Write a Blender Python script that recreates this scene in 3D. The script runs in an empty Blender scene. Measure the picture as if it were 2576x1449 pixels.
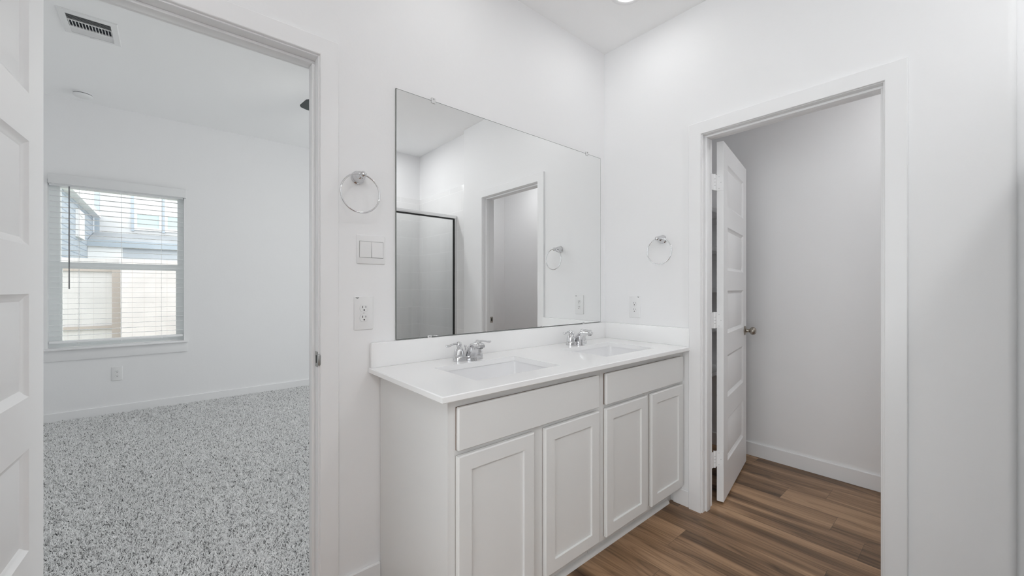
import bpy, bmesh, math, random
from mathutils import Vector, Matrix
random.seed(7)
S = bpy.context.scene
COL = S.collection
PI = math.pi

# ------------------------------------------------------------------ camera
F_PX, YAW = 1004.0, 49.4
cam_d = bpy.data.cameras.new('camera')
cam = bpy.data.objects.new('camera', cam_d); COL.objects.link(cam)
cam_d.sensor_fit = 'HORIZONTAL'; cam_d.sensor_width = 36.0
cam_d.lens = F_PX / 2576.0 * 36.0
cam_d.shift_y = 1.0 / 2576.0
cam_d.clip_start = 0.02
cam.location = (0, 0, 1.215)
cam.rotation_euler = (PI / 2, 0, math.radians(YAW - 90))
S.camera = cam
# ------------------------------------------------------------------ world, exposure
W = bpy.data.worlds.new('world'); S.world = W; W.use_nodes = True
bg = W.node_tree.nodes['Background']
bg.inputs[0].default_value = (0.965, 0.98, 1.0, 1); bg.inputs[1].default_value = 3.7
S.view_settings.view_transform = 'Standard'; S.view_settings.look = 'None'
S.view_settings.gamma = 1.0; S.view_settings.use_curve_mapping = False
S.view_settings.exposure = -0.12
S.cycles.max_bounces = 18; S.cycles.diffuse_bounces = 12; S.cycles.adaptive_threshold = 0.025; S.cycles.glossy_bounces = 6; S.cycles.transparent_max_bounces = 12
# ------------------------------------------------------------------ lamp strengths (lamps are built with their fixtures)
VANITY_W, SHOWER_FILL_W, CLOSET_W, DOME_FILL_W, FAN_FILL_E = 0.9, 8.0, 4.0, 15.0, 40.0  # shower, dome and fan lamps are added fill

CEIL, CEIL_BED, CEIL_CL = 2.765, 2.955, 2.56
YA, XB, YBED, XCL = 1.61, 2.19, 5.43, 3.22

# ================================================================== materials
def newmat(name):
    m = bpy.data.materials.new(name); m.use_nodes = True
    nt = m.node_tree; p = nt.nodes['Principled BSDF']
    return m, nt, p
def simple(name, col, rough=0.5, metal=0.0, bump=None, coat=0.0, spec=None):
    m, nt, p = newmat(name)
    p.inputs['Base Color'].default_value = (*col, 1); p.inputs['Roughness'].default_value = rough
    p.inputs['Metallic'].default_value = metal
    if coat: p.inputs['Coat Weight'].default_value = coat; p.inputs['Coat Roughness'].default_value = 0.08
    if spec is not None: p.inputs['Specular IOR Level'].default_value = spec
    if bump:
        scale, strength, dist = bump
        tc = nt.nodes.new('ShaderNodeTexCoord'); n = nt.nodes.new('ShaderNodeTexNoise')
        n.inputs['Scale'].default_value = scale; n.inputs['Detail'].default_value = 3
        b = nt.nodes.new('ShaderNodeBump'); b.inputs['Strength'].default_value = strength; b.inputs['Distance'].default_value = dist
        nt.links.new(tc.outputs['Object'], n.inputs['Vector']); nt.links.new(n.outputs['Fac'], b.inputs['Height'])
        nt.links.new(b.outputs['Normal'], p.inputs['Normal'])
    return m
WHITE = simple('wall_paint', (0.86, 0.86, 0.865), 0.6, bump=(55, 0.12, 0.003))
CEILM = simple('ceiling_paint', (0.93, 0.93, 0.93), 0.7, bump=(45, 0.12, 0.003))
TRIM = simple('trim_paint', (0.86, 0.86, 0.865), 0.32)
DOORM = simple('door_paint', (0.86, 0.86, 0.865), 0.38)
CABM = simple('cabinet_paint', (0.77, 0.768, 0.758), 0.42)
BROWNB = simple('brown_door_back', (0.20, 0.145, 0.115), 0.8)  # dark brown layer filling the gap behind doors and drawer fronts
PORC = simple('porcelain', (0.84, 0.84, 0.85), 0.08)
PLAST = simple('white_plastic', (0.82, 0.82, 0.82), 0.3)
PLAST2 = simple('off_white_plastic', (0.74, 0.74, 0.74), 0.35)
VINYL = simple('window_vinyl', (0.93, 0.955, 0.955), 0.35)
BLIND = simple('blind_white', (0.90, 0.91, 0.915), 0.4)
DARK = simple('dark_slot', (0.012, 0.012, 0.012), 0.6)
VALM = simple('valance_white', (0.78, 0.785, 0.79), 0.45)
GREYM = simple('wand_grey', (0.20, 0.20, 0.21), 0.35)
STICK = simple('grey_print', (0.14, 0.14, 0.14), 0.5)
GAPM = simple('shadow_grey_plastic', (0.42, 0.42, 0.42), 0.5)
CHROME = simple('chrome', (0.70, 0.70, 0.71), 0.05, 1.0)
ALU = simple('brushed_aluminium', (0.80, 0.80, 0.80), 0.2, 1.0)
NICKEL = simple('satin_nickel', (0.40, 0.365, 0.32), 0.3, 1.0)
STEEL = simple('dull_steel', (0.42, 0.42, 0.41), 0.3, 1.0)
MIRR = simple('mirror_silver', (0.90, 0.905, 0.90), 0.0, 1.0)
MEDGE = simple('mirror_edge', (0.16, 0.17, 0.16), 0.25)
GASK = simple('black_gasket', (0.008, 0.008, 0.008), 0.5)
VENTD = simple('duct_dark', (0.008, 0.011, 0.02), 0.7)
FANM = simple('fan_metal', (0.10, 0.10, 0.10), 0.35, 0.8)
FANB = simple('fan_blade_wood', (0.05, 0.06, 0.06), 0.5)
QUARTZ = simple('white_quartz', (0.90, 0.90, 0.90), 0.14)

def emis(name, col, e):
    m, nt, p = newmat(name)
    p.inputs['Base Color'].default_value = (*col, 1)
    p.inputs['Emission Color'].default_value = (*col, 1); p.inputs['Emission Strength'].default_value = e
    return m
LENS = emis('lamp_lens', (1, 0.99, 0.97), 6.0)
FILL_BOWL = emis('fill_lamp_bowl', (1, 0.985, 0.96), FAN_FILL_E)  # glow of the light kit added to the fan

def glass(name, tint=(1, 1, 1), refl=0.08):
    m = bpy.data.materials.new(name); m.use_nodes = True; nt = m.node_tree; nt.nodes.clear()
    out = nt.nodes.new('ShaderNodeOutputMaterial'); mix = nt.nodes.new('ShaderNodeMixShader')
    tr = nt.nodes.new('ShaderNodeBsdfTransparent'); gl = nt.nodes.new('ShaderNodeBsdfGlossy')
    tr.inputs[0].default_value = (*tint, 1); gl.inputs['Roughness'].default_value = 0.0
    fr = nt.nodes.new('ShaderNodeFresnel'); fr.inputs[0].default_value = 1.45
    nt.links.new(fr.outputs[0], mix.inputs[0]); nt.links.new(tr.outputs[0], mix.inputs[1]); nt.links.new(gl.outputs[0], mix.inputs[2])
    nt.links.new(mix.outputs[0], out.inputs[0])
    return m
GLASS = glass('window_glass', (0.97, 0.985, 0.985))
SHGLASS = glass('shower_glass', (0.975, 0.98, 0.978))
CLIPM = simple('clear_plastic', (0.72, 0.72, 0.72), 0.08)

def N(nt, typ, **kw):
    n = nt.nodes.new(typ)
    for k, v in kw.items(): setattr(n, k, v)
    return n
def mth(nt, op, a, b=None):
    n = nt.nodes.new('ShaderNodeMath'); n.operation = op
    for i, v in enumerate((a, b)):
        if v is None: continue
        if isinstance(v, (int, float)): n.inputs[i].default_value = v
        else: nt.links.new(v, n.inputs[i])
    return n.outputs[0]
def ramp(nt, fac, stops):
    r = nt.nodes.new('ShaderNodeValToRGB'); e = r.color_ramp.elements
    e[0].position, e[0].color = stops[0][0], (*stops[0][1], 1)
    e[1].position, e[1].color = stops[1][0], (*stops[1][1], 1)
    for p_, c in stops[2:]:
        x = e.new(p_); x.color = (*c, 1)
    nt.links.new(fac, r.inputs[0]); return r.outputs[0]

def tile_mat(name, axis):
    m, nt, p = newmat(name)
    tc = N(nt, 'ShaderNodeTexCoord'); sp = N(nt, 'ShaderNodeSeparateXYZ'); cb = N(nt, 'ShaderNodeCombineXYZ')
    nt.links.new(tc.outputs['Object'], sp.inputs[0])
    nt.links.new(sp.outputs[axis], cb.inputs[0]); nt.links.new(sp.outputs[2], cb.inputs[1])
    b = N(nt, 'ShaderNodeTexBrick'); nt.links.new(cb.outputs[0], b.inputs['Vector'])
    b.offset = 0.5; b.inputs['Scale'].default_value = 1.0
    b.inputs['Color1'].default_value = (0.86, 0.86, 0.86, 1); b.inputs['Color2'].default_value = (0.83, 0.83, 0.83, 1)
    b.inputs['Mortar'].default_value = (0.95, 0.95, 0.95, 1)
    b.inputs['Mortar Size'].default_value = 0.0018; b.inputs['Brick Width'].default_value = 0.40; b.inputs['Row Height'].default_value = 0.20
    nt.links.new(b.outputs['Color'], p.inputs['Base Color']); p.inputs['Roughness'].default_value = 0.22
    bp = N(nt, 'ShaderNodeBump'); bp.inputs['Strength'].default_value = 0.4; bp.inputs['Distance'].default_value = 0.002; bp.invert = True
    nt.links.new(b.outputs['Fac'], bp.inputs['Height']); nt.links.new(bp.outputs[0], p.inputs['Normal'])
    return m
TILE_X = tile_mat('shower_tile_side', 1); TILE_Y = tile_mat('shower_tile_back', 0)

def plank_mat():
    m, nt, p = newmat('vinyl_plank'); L = nt.links.new
    tc = N(nt, 'ShaderNodeTexCoord'); sp = N(nt, 'ShaderNodeSeparateXYZ'); L(tc.outputs['Object'], sp.inputs[0])
    x, y = sp.outputs[0], sp.outputs[1]
    u = mth(nt, 'DIVIDE', mth(nt, 'SUBTRACT', x, 2.69), 0.18)
    row = mth(nt, 'FLOOR', u); fu = mth(nt, 'SUBTRACT', u, row)
    wn = N(nt, 'ShaderNodeTexWhiteNoise', noise_dimensions='1D'); L(mth(nt, 'ADD', row, 37.0), wn.inputs['W'])
    v = mth(nt, 'ADD', mth(nt, 'DIVIDE', y, 1.22), mth(nt, 'MULTIPLY', wn.outputs['Value'], 5.0))
    colm = mth(nt, 'FLOOR', v); fv = mth(nt, 'SUBTRACT', v, colm)
    cid = N(nt, 'ShaderNodeCombineXYZ'); L(row, cid.inputs[0]); L(colm, cid.inputs[1])
    wn2 = N(nt, 'ShaderNodeTexWhiteNoise', noise_dimensions='2D'); L(cid.outputs[0], wn2.inputs['Vector'])
    seed = wn2.outputs['Value']
    # long soft streaks
    def streak(sx, sy, sc, det, dist, off):
        cb = N(nt, 'ShaderNodeCombineXYZ')
        L(mth(nt, 'MULTIPLY', x, sx), cb.inputs[0]); L(mth(nt, 'MULTIPLY', y, sy), cb.inputs[1])
        L(mth(nt, 'ADD', mth(nt, 'MULTIPLY', seed, 31.0), off), cb.inputs[2])
        n = N(nt, 'ShaderNodeTexNoise'); L(cb.outputs[0], n.inputs['Vector'])
        n.inputs['Scale'].default_value = sc; n.inputs['Detail'].default_value = det; n.inputs['Distortion'].default_value = dist
        return n.outputs['Fac']
    broad = streak(9.0, 0.8, 1.0, 2, 0.6, 0.0)
    fine = streak(60.0, 2.2, 1.0, 5, 1.2, 7.0)
    # cathedral rings
    cbw = N(nt, 'ShaderNodeCombineXYZ'); L(mth(nt, 'MULTIPLY', x, 7.0), cbw.inputs[0]); L(mth(nt, 'MULTIPLY', y, 0.7), cbw.inputs[1]); L(mth(nt, 'MULTIPLY', seed, 17.0), cbw.inputs[2])
    nz = N(nt, 'ShaderNodeTexNoise'); nz.inputs['Scale'].default_value = 1.0; nz.inputs['Detail'].default_value = 1; L(cbw.outputs[0], nz.inputs['Vector'])
    rings = mth(nt, 'ABSOLUTE', mth(nt, 'SINE', mth(nt, 'MULTIPLY', nz.outputs['Fac'], 70.0)))
    rings = mth(nt, 'POWER', rings, 0.6)
    f = mth(nt, 'ADD', mth(nt, 'MULTIPLY', broad, 0.85), mth(nt, 'MULTIPLY', fine, 0.26))
    f = mth(nt, 'ADD', f, mth(nt, 'MULTIPLY', rings, 0.10))
    f = mth(nt, 'ADD', f, mth(nt, 'MULTIPLY', mth(nt, 'SUBTRACT', seed, 0.5), 0.10))
    c = ramp(nt, f, [(0.40, (0.062, 0.034, 0.018)), (0.82, (0.46, 0.290, 0.168)), (0.52, (0.145, 0.083, 0.044)), (0.66, (0.280, 0.166, 0.091))])
    # seams
    def near(t, w): 
        return mth(nt, 'LESS_THAN', mth(nt, 'MINIMUM', t, mth(nt, 'SUBTRACT', 1.0, t)), w)
    seam = mth(nt, 'MAXIMUM', near(fu, 0.006), near(fv, 0.0009))
    mx = N(nt, 'ShaderNodeMix', data_type='RGBA'); L(mth(nt, 'MULTIPLY', seam, 0.45), mx.inputs['Factor']); L(c, mx.inputs['A'])
    mx.inputs['B'].default_value = (0.03, 0.02, 0.015, 1)
    L(mx.outputs['Result'], p.inputs['Base Color']); p.inputs['Roughness'].default_value = 0.42
    bp = N(nt, 'ShaderNodeBump'); bp.inputs['Strength'].default_value = 0.15; bp.inputs['Distance'].default_value = 0.002
    L(fine, bp.inputs['Height']); L(bp.outputs[0], p.inputs['Normal'])
    return m
PLANK = plank_mat()

def carpet_mats():
    m, nt, p = newmat('carpet_backing'); p.inputs['Base Color'].default_value = (0.45, 0.45, 0.45, 1); p.inputs['Roughness'].default_value = 1
    m2, nt, p = newmat('carpet_yarn')
    oi = N(nt, 'ShaderNodeObjectInfo')
    c = ramp(nt, oi.outputs['Random'], [(0.0, (0.09, 0.09, 0.09)), (1.0, (0.95, 0.95, 0.95)), (0.22, (0.76, 0.76, 0.76))])
    nt.links.new(c, p.inputs['Base Color']); p.inputs['Roughness'].default_value = 1; p.inputs['Specular IOR Level'].default_value = 0.1
    return m, m2
CARPB, CARPY = carpet_mats()

def band_mat(name, col, col2, axis, period, width, rough=0.7):
    """boards or laps: a thin line every `period` along an axis"""
    m, nt, p = newmat(name); L = nt.links.new
    tc = N(nt, 'ShaderNodeTexCoord'); sp = N(nt, 'ShaderNodeSeparateXYZ'); L(tc.outputs['Object'], sp.inputs[0])
    u = mth(nt, 'DIVIDE', sp.outputs[axis], period); fr = mth(nt, 'FRACT', u)
    line = mth(nt, 'LESS_THAN', fr, width)
    wn = N(nt, 'ShaderNodeTexNoise'); wn.inputs['Scale'].default_value = 3; L(tc.outputs['Object'], wn.inputs['Vector'])
    c = ramp(nt, wn.outputs['Fac'], [(0.3, tuple(k * 0.88 for k in col)), (0.7, col)])
    mx = N(nt, 'ShaderNodeMix', data_type='RGBA'); L(line, mx.inputs['Factor']); L(c, mx.inputs['A']); mx.inputs['B'].default_value = (*col2, 1)
    L(mx.outputs['Result'], p.inputs['Base Color']); p.inputs['Roughness'].default_value = rough
    return m
SIDEW = band_mat('white_siding', (0.62, 0.62, 0.62), (0.53, 0.53, 0.54), 2, 0.15, 0.06)
SIDEB = band_mat('blue_siding', (0.36, 0.40, 0.445), (0.20, 0.24, 0.29), 2, 0.125, 0.15)
SHING = band_mat('grey_shingle', (0.33, 0.345, 0.36), (0.24, 0.25, 0.27), 1, 0.14, 0.14)
FENCE = band_mat('cedar_boards', (0.53, 0.495, 0.485), (0.43, 0.385, 0.375), 0, 0.14, 0.05)
FENCE2 = band_mat('cedar_boards_back', (0.49, 0.475, 0.465), (0.41, 0.385, 0.375), 0, 0.14, 0.05)
CEDAR = simple('cedar_rail', (0.33, 0.29, 0.26), 0.8)
EXTW = simple('exterior_white', (0.80, 0.80, 0.80), 0.6)
EXTB = simple('exterior_blue_trim', (0.36, 0.41, 0.46), 0.6)
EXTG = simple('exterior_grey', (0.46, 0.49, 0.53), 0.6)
EXTGL = simple('exterior_window_pane', (0.42, 0.50, 0.50), 0.1)
GRASS = simple('yard_grass', (0.45, 0.47, 0.36), 0.9, bump=(30, 0.6, 0.05))

# ================================================================== mesh helpers
class MB:
    def __init__(s): s.bm = bmesh.new()
    def box(s, x0, x1, y0, y1, z0, z1, bev=0.0, seg=2):
        r = bmesh.ops.create_cube(s.bm, size=1.0); vs = r['verts']
        bmesh.ops.scale(s.bm, vec=(x1 - x0, y1 - y0, z1 - z0), verts=vs)
        bmesh.ops.translate(s.bm, vec=((x0 + x1) / 2, (y0 + y1) / 2, (z0 + z1) / 2), verts=vs)
        if bev > 0:
            es = set(e for v in vs for e in v.link_edges)
            bmesh.ops.bevel(s.bm, geom=list(es), offset=bev, segments=seg, profile=0.5, affect='EDGES')
        return s
    def ring(s, pts): return [s.bm.verts.new(p) for p in pts]
    def bridge(s, a, b):
        n = len(a)
        for i in range(n): s.bm.faces.new((a[i], a[(i + 1) % n], b[(i + 1) % n], b[i]))
    def cap(s, a): s.bm.faces.new(a)
    def loft(s, rings, cap0=True, cap1=True):
        rs = [s.ring(r) for r in rings]
        for a, b in zip(rs, rs[1:]): s.bridge(a, b)
        if cap0: s.cap(rs[0][::-1])
        if cap1: s.cap(rs[-1])
        return s
    def lathe(s, prof, M=Matrix(), n=28):
        """prof: (radius, height) along local z, placed by M"""
        rings = []
        for r, h in prof:
            rings.append([M @ Vector((r * math.cos(2 * PI * i / n), r * math.sin(2 * PI * i / n), h)) for i in range(n)])
        return s.loft(rings)
    def tube(s, pts, rad, n=12, closed=False, flat=1.0):
        pts = [Vector(p) for p in pts]; N_ = len(pts)
        if not isinstance(rad, (list, tuple)): rad = [rad] * N_
        rings = []; up = Vector((0, 0, 1))
        for i, p in enumerate(pts):
            if closed: t = pts[(i + 1) % N_] - pts[i - 1]
            else: t = pts[min(i + 1, N_ - 1)] - pts[max(i - 1, 0)]
            t.normalize(); a = t.cross(up)
            if a.length < 1e-4: a = t.cross(Vector((1, 0, 0)))
            a.normalize(); b = a.cross(t)
            rings.append([p + (a * math.cos(2 * PI * k / n) + b * math.sin(2 * PI * k / n) * flat) * rad[i] for k in range(n)])
        if closed:
            rs = [s.ring(r) for r in rings]
            for i in range(N_): s.bridge(rs[i], rs[(i + 1) % N_])
            return s
        return s.loft(rings)
    def prism(s, poly, z0, z1, bev=0.0):
        a = s.ring([(x, y, z0) for x, y in poly]); b = s.ring([(x, y, z1) for x, y in poly])
        s.bridge(a, b); s.cap(a[::-1]); s.cap(b)
        if bev > 0:
            es = [e for e in s.bm.edges if all(v in b for v in e.verts)]
            bmesh.ops.bevel(s.bm, geom=es, offset=bev, segments=3, profile=0.5, affect='EDGES')
        return s
    def xf(s, M): bmesh.ops.transform(s.bm, matrix=M, verts=s.bm.verts[:]); return s
    def build(s, name, mat, parent=None, smooth=35):
        bmesh.ops.recalc_face_normals(s.bm, faces=s.bm.faces[:])
        me = bpy.data.meshes.new(name); s.bm.to_mesh(me); s.bm.free()
        me.materials.append(mat)
        if smooth:
            me.polygons.foreach_set('use_smooth', [True] * len(me.polygons))
            me.set_sharp_from_angle(angle=math.radians(smooth))
        o = bpy.data.objects.new(name, me); COL.objects.link(o)
        if parent: o.parent = parent
        return o
def B(*a, **k): return MB().box(*a, **k)
def tag(o, label=None, cat=None, group=None, kind=None):
    if label: o['label'] = label
    if cat: o['category'] = cat
    if group: o['group'] = group
    if kind: o['kind'] = kind
    return o
def thing(name, label, cat, loc=(0, 0, 0), rz=0.0, group=None, kind=None):
    o = bpy.data.objects.new(name, None); COL.objects.link(o)
    o.empty_display_size = 0.05; o.location = loc; o.rotation_euler = (0, 0, rz)
    return tag(o, label, cat, group, kind)
def copy_tree(o, parent=None):
    c = o.copy(); COL.objects.link(c); c.parent = parent
    for ch in list(o.children): copy_tree(ch, c)
    return c
def rrect(x0, x1, y0, y1, r, n=5):
    pts = []
    for cx, cy, a0 in ((x1 - r, y1 - r, 0), (x0 + r, y1 - r, 90), (x0 + r, y0 + r, 180), (x1 - r, y0 + r, 270)):
        for i in range(n + 1):
            a = math.radians(a0 + 90 * i / n); pts.append((cx + r * math.cos(a), cy + r * math.sin(a)))
    return pts
AX_NY = Matrix.Rotation(PI / 2, 4, 'X')      # local z axis -> -y (out of a wall that faces -y)
def T(x, y, z): return Matrix.Translation((x, y, z))

# ================================================================== structure
def struct(name, mb, mat, label, cat, parent=None):
    o = mb.build(name, mat, parent, smooth=30)
    return tag(o, label, cat, kind='structure')
def wall_along_x(mb, x0, x1, y0, y1, z0, z1, holes):
    xs = x0
    for (a, b, c, d) in sorted(holes):
        mb.box(xs, a, y0, y1, z0, z1)
        if c > z0: mb.box(a, b, y0, y1, z0, c)
        if d < z1: mb.box(a, b, y0, y1, d, z1)
        xs = b
    mb.box(xs, x1, y0, y1, z0, z1); return mb

struct('floor', B(-1.5, 3.32, -1.2, 1.665, -0.12, 0.0), PLANK, 'brown wood-look vinyl plank floor of bathroom and closet', 'floor')
struct('floor_bedroom', B(-1.3, 4.7, 1.665, 5.6, -0.12, -0.004), CARPB, 'bedroom subfloor under the grey carpet', 'floor')
struct('ceiling', B(-1.5, 2.36, -1.2, YA, CEIL, CEIL + 0.1), CEILM, 'white bathroom ceiling', 'ceiling')
struct('ceiling_closet', B(2.30, 3.32, -0.8, YA, CEIL_CL, CEIL_CL + 0.1), CEILM, 'white closet ceiling', 'ceiling')
struct('ceiling_bedroom', B(-1.3, 4.7, 1.72, 5.6, CEIL_BED, CEIL_BED + 0.1), CEILM, 'white bedroom ceiling', 'ceiling')
struct('wall_back', wall_along_x(MB(), -1.5, 4.7, YA, 1.72, -0.1, 3.06, [(-0.312, 0.441, -0.1, 2.105)]), WHITE,
       'white textured wall behind the mirror with the bedroom doorway', 'wall')
# wall on the right with closet doorway and a rounded outside corner at its near end
wb = MB()
wb.box(XB, 2.30, 0.988, YA, -0.1, CEIL)
wb.box(XB, 2.30, 0.228, 0.988, 2.063, CEIL)
poly = [(2.30, 0.228), (XB, 0.228)]
for i in range(7):
    a = math.radians(180 + 90 * i / 6); poly.append((XB + 0.022 + 0.022 * math.cos(a), -0.066 + 0.022 * math.sin(a)))
poly.append((2.30, -0.088))
wb.prism(poly, -0.1, CEIL)
struct('wall_right', wb, WHITE, 'white textured wall with the closet doorway', 'wall')
struct('wall_shower', B(2.24, 2.35, -1.2, -0.088, -0.1, CEIL), WHITE, 'white wall at the right side of the shower', 'wall')
struct('wall_front', B(-1.5, 2.24, -1.2, -1.08, -0.1, CEIL), WHITE, 'white wall at the back of the shower', 'wall')
def wall_along_y(mb, x0, x1, y0, y1, z0, z1, holes):
    ys = y0
    for (a, b, c, d) in sorted(holes):
        mb.box(x0, x1, ys, a, z0, z1)
        mb.box(x0, x1, a, b, z0, c); mb.box(x0, x1, a, b, d, z1)
        ys = b
    mb.box(x0, x1, ys, y1, z0, z1); return mb
struct('wall_left', wall_along_y(MB(), -1.5, -1.4, -1.08, YA, -0.1, CEIL, [(-1.03, 1.1, 0.12, 2.30)]), WHITE, 'white bathroom wall behind the open bedroom door', 'wall')
struct('wall_shower_end', B(0.70, 0.80, -1.08, -0.22, -0.1, CEIL), WHITE, 'white wall at the left end of the shower', 'wall')
struct('wall_closet_far', B(XCL, XCL + 0.1, -0.8, YA, -0.1, CEIL_CL), WHITE, 'white closet wall seen through the right doorway', 'wall')
struct('wall_closet_end', B(2.35, XCL, -0.8, -0.7, -0.1, CEIL_CL), WHITE, 'white end wall of the closet', 'wall')
struct('wall_bedroom_far', wall_along_x(MB(), -1.3, 4.7, YBED, 5.59, -0.1, 3.06, [(-0.835, 0.112, 0.655, 2.20), (2.3, 3.25, 0.655, 2.20)]), WHITE,
       'white bedroom wall with the window', 'wall')
struct('wall_bedroom_left', B(-1.3, -1.15, 1.72, YBED, -0.1, 3.06), WHITE, 'white left wall of the bedroom', 'wall')
struct('wall_bedroom_right', wall_along_y(MB(), 4.6, 4.7, 1.72, YBED, -0.1, 3.06, [(1.95, 5.2, 0.06, 2.45)]), WHITE, 'white right wall of the bedroom', 'wall')
# shower tiles
struct('wall_tile_side', B(2.232, 2.24, -1.08, -0.125, 0.0, 2.255, bev=0.003), TILE_X, 'white tile on the side wall of the shower', 'wall tile')
struct('wall_tile_back', B(0.80, 2.232, -1.08, -1.072, 0.0, 2.255), TILE_Y, 'white tile on the back wall of the shower', 'wall tile')

# baseboards
def base(name, mb, label): return struct(name, mb, TRIM, label, 'baseboard')
def bb(mb, x0, x1, y0, y1, h): return mb.box(x0, x1, y0, y1, 0.0, h, bev=0.003, seg=1)
base('baseboard_back', bb(MB(), 0.492, 0.659, YA - 0.013, YA, 0.09), 'short white baseboard between bedroom door casing and vanity')
base('baseboard_right', bb(MB(), XB - 0.013, XB, 1.040, 1.13, 0.09), 'short white baseboard between vanity and closet door casing')
base('baseboard_right_end', bb(MB(), XB - 0.013, XB, -0.062, 0.176, 0.09), 'white baseboard right of the closet door casing')
base('baseboard_left', bb(MB(), -1.4, -1.387, -1.08, YA, 0.09), 'white baseboard on the wall behind the open bedroom door')
base('baseboard_closet', bb(bb(MB(), XCL - 0.013, XCL, -0.7, YA, 0.097), 2.36, XCL - 0.013, YA - 0.013, YA, 0.097), 'white baseboard at the foot of the closet wall')
base('baseboard_bedroom', bb(MB(), -1.15, 4.6, YBED - 0.014, YBED, 0.087), 'white baseboard under the bedroom window')
base('baseboard_bedroom_left', bb(MB(), -1.15, -1.136, 1.74, YBED - 0.014, 0.087), 'white baseboard on the left bedroom wall')
# ------------------------------------------------------------------ door trims
# trim_1: bedroom doorway (wall_back). jamb faces x = -0.292 .. 0.421
t1 = thing('trim_1', 'white casing and jamb of the bedroom doorway', 'door trim', (0.0646, 1.665, 0), kind='structure')
def loc_box(mb, t, x0, x1, y0, y1, z0, z1, bev=0.0):
    lx, ly, lz = t.location; return mb.box(x0 - lx, x1 - lx, y0 - ly, y1 - ly, z0 - lz, z1 - lz, bev=bev, seg=2)
JL, JR, JH = -0.292, 0.421, 2.083
def u_frame(a0, a1, top, w, d):
    """door casing: two legs and a head in one flat U, in the (a, z) plane, thickness d"""
    o = [(a0 - w, 0), (a0 - w, top + w), (a1 + w, top + w), (a1 + w, 0), (a1, 0), (a1, top), (a0, top), (a0, 0)]
    m = MB(); c = 0.002
    q = [(a0 - w + c, 0), (a0 - w + c, top + w - c), (a1 + w - c, top + w - c), (a1 + w - c, 0), (a1 + c, 0), (a1 + c, top + c), (a0 - c, top + c), (a0 - c, 0)]
    m.loft([[(x, z, 0) for x, z in o], [(x, z, d - c) for x, z in o], [(x, z, d) for x, z in q]])
    return m
for y, sg in ((YA, -1), (1.72, 1)):
    m = u_frame(JL - 0.005 - 0.0646, JR + 0.005 - 0.0646, JH + 0.005, 0.066, 0.016)
    m.xf(Matrix(((1, 0, 0, 0), (0, 0, sg, y - 1.665), (0, 1, 0, 0), (0, 0, 0, 1)))); m.build('casing', TRIM, t1, smooth=20)
m = MB()
loc_box(m, t1, JR, JR + 0.019, 1.606, 1.724, 0.0, JH + 0.019)
loc_box(m, t1, JL - 0.019, JL, 1.606, 1.724, 0.0, JH + 0.019)
loc_box(m, t1, JL, JR, 1.606, 1.724, JH, JH + 0.019)
m.build('jamb', TRIM, t1)
m = MB()
loc_box(m, t1, JR - 0.011, JR, 1.648, 1.690, 0.0, JH - 0.011, bev=0.002)
loc_box(m, t1, JL, JL + 0.011, 1.648, 1.690, 0.0, JH - 0.011, bev=0.002)
loc_box(m, t1, JL, JR, 1.648, 1.690, JH - 0.011, JH, bev=0.002)
m.build('door_stop', TRIM, t1)
m = MB(); loc_box(m, t1, JR - 0.0018, JR + 0.001, 1.609, 1.638, 0.920, 0.977)
sp_ = m.build('strike_plate', STEEL, t1); sp_['label'] = 'dull steel strike plate'
m = MB(); loc_box(m, t1, JR - 0.0022, JR, 1.617, 1.630, 0.934, 0.963); m.build('latch_hole', DARK, sp_)
# curved lip of the strike plate, bending round the jamb edge toward the bathroom
m = MB(); loc_box(m, t1, JR - 0.004, JR + 0.006, 1.592, 1.610, 0.928, 0.969, bev=0.003); m.build('strike_lip', STEEL, sp_)

# trim_2: closet doorway (wall_right). jamb faces y = 0.248 .. 0.968
t2 = thing('trim_2', 'white casing and jamb of the closet doorway', 'door trim', (2.245, 0.608, 0), kind='structure')
KL, KR, KH = 0.968, 0.248, 2.0465
for x, sg in ((XB, -1), (2.30, 1)):
    m = u_frame(KR - 0.005 - 0.608, KL + 0.005 - 0.608, KH + 0.002, 0.066, 0.016)
    m.xf(Matrix(((0, 0, sg, x - 2.245), (1, 0, 0, 0), (0, 1, 0, 0), (0, 0, 0, 1)))); m.build('casing', TRIM, t2, smooth=20)
m = MB()
loc_box(m, t2, 2.186, 2.304, KL, KL + 0.019, 0.0, KH + 0.019)
loc_box(m, t2, 2.186, 2.304, KR - 0.019, KR, 0.0, KH + 0.019)
loc_box(m, t2, 2.186, 2.304, KR, KL, KH, KH + 0.019)
m.build('jamb', TRIM, t2)
m = MB()
loc_box(m, t2, 2.215, 2.258, KL - 0.011, KL, 0.0, KH - 0.011, bev=0.002)
loc_box(m, t2, 2.215, 2.258, KR, KR + 0.011, 0.0, KH - 0.011, bev=0.002)
loc_box(m, t2, 2.215, 2.258, KR, KL, KH - 0.011, KH, bev=0.002)
m.build('door_stop', TRIM, t2)
m = MB(); loc_box(m, t2, 2.270, 2.299, KR - 0.001, KR + 0.0018, 0.895, 0.950); sp2 = m.build('strike_plate', NICKEL, t2); sp2['label'] = 'satin nickel strike plate'
m = MB(); loc_box(m, t2, 2.278, 2.291, KR, KR + 0.0022, 0.909, 0.936); m.build('latch_hole', DARK, sp2)

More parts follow.
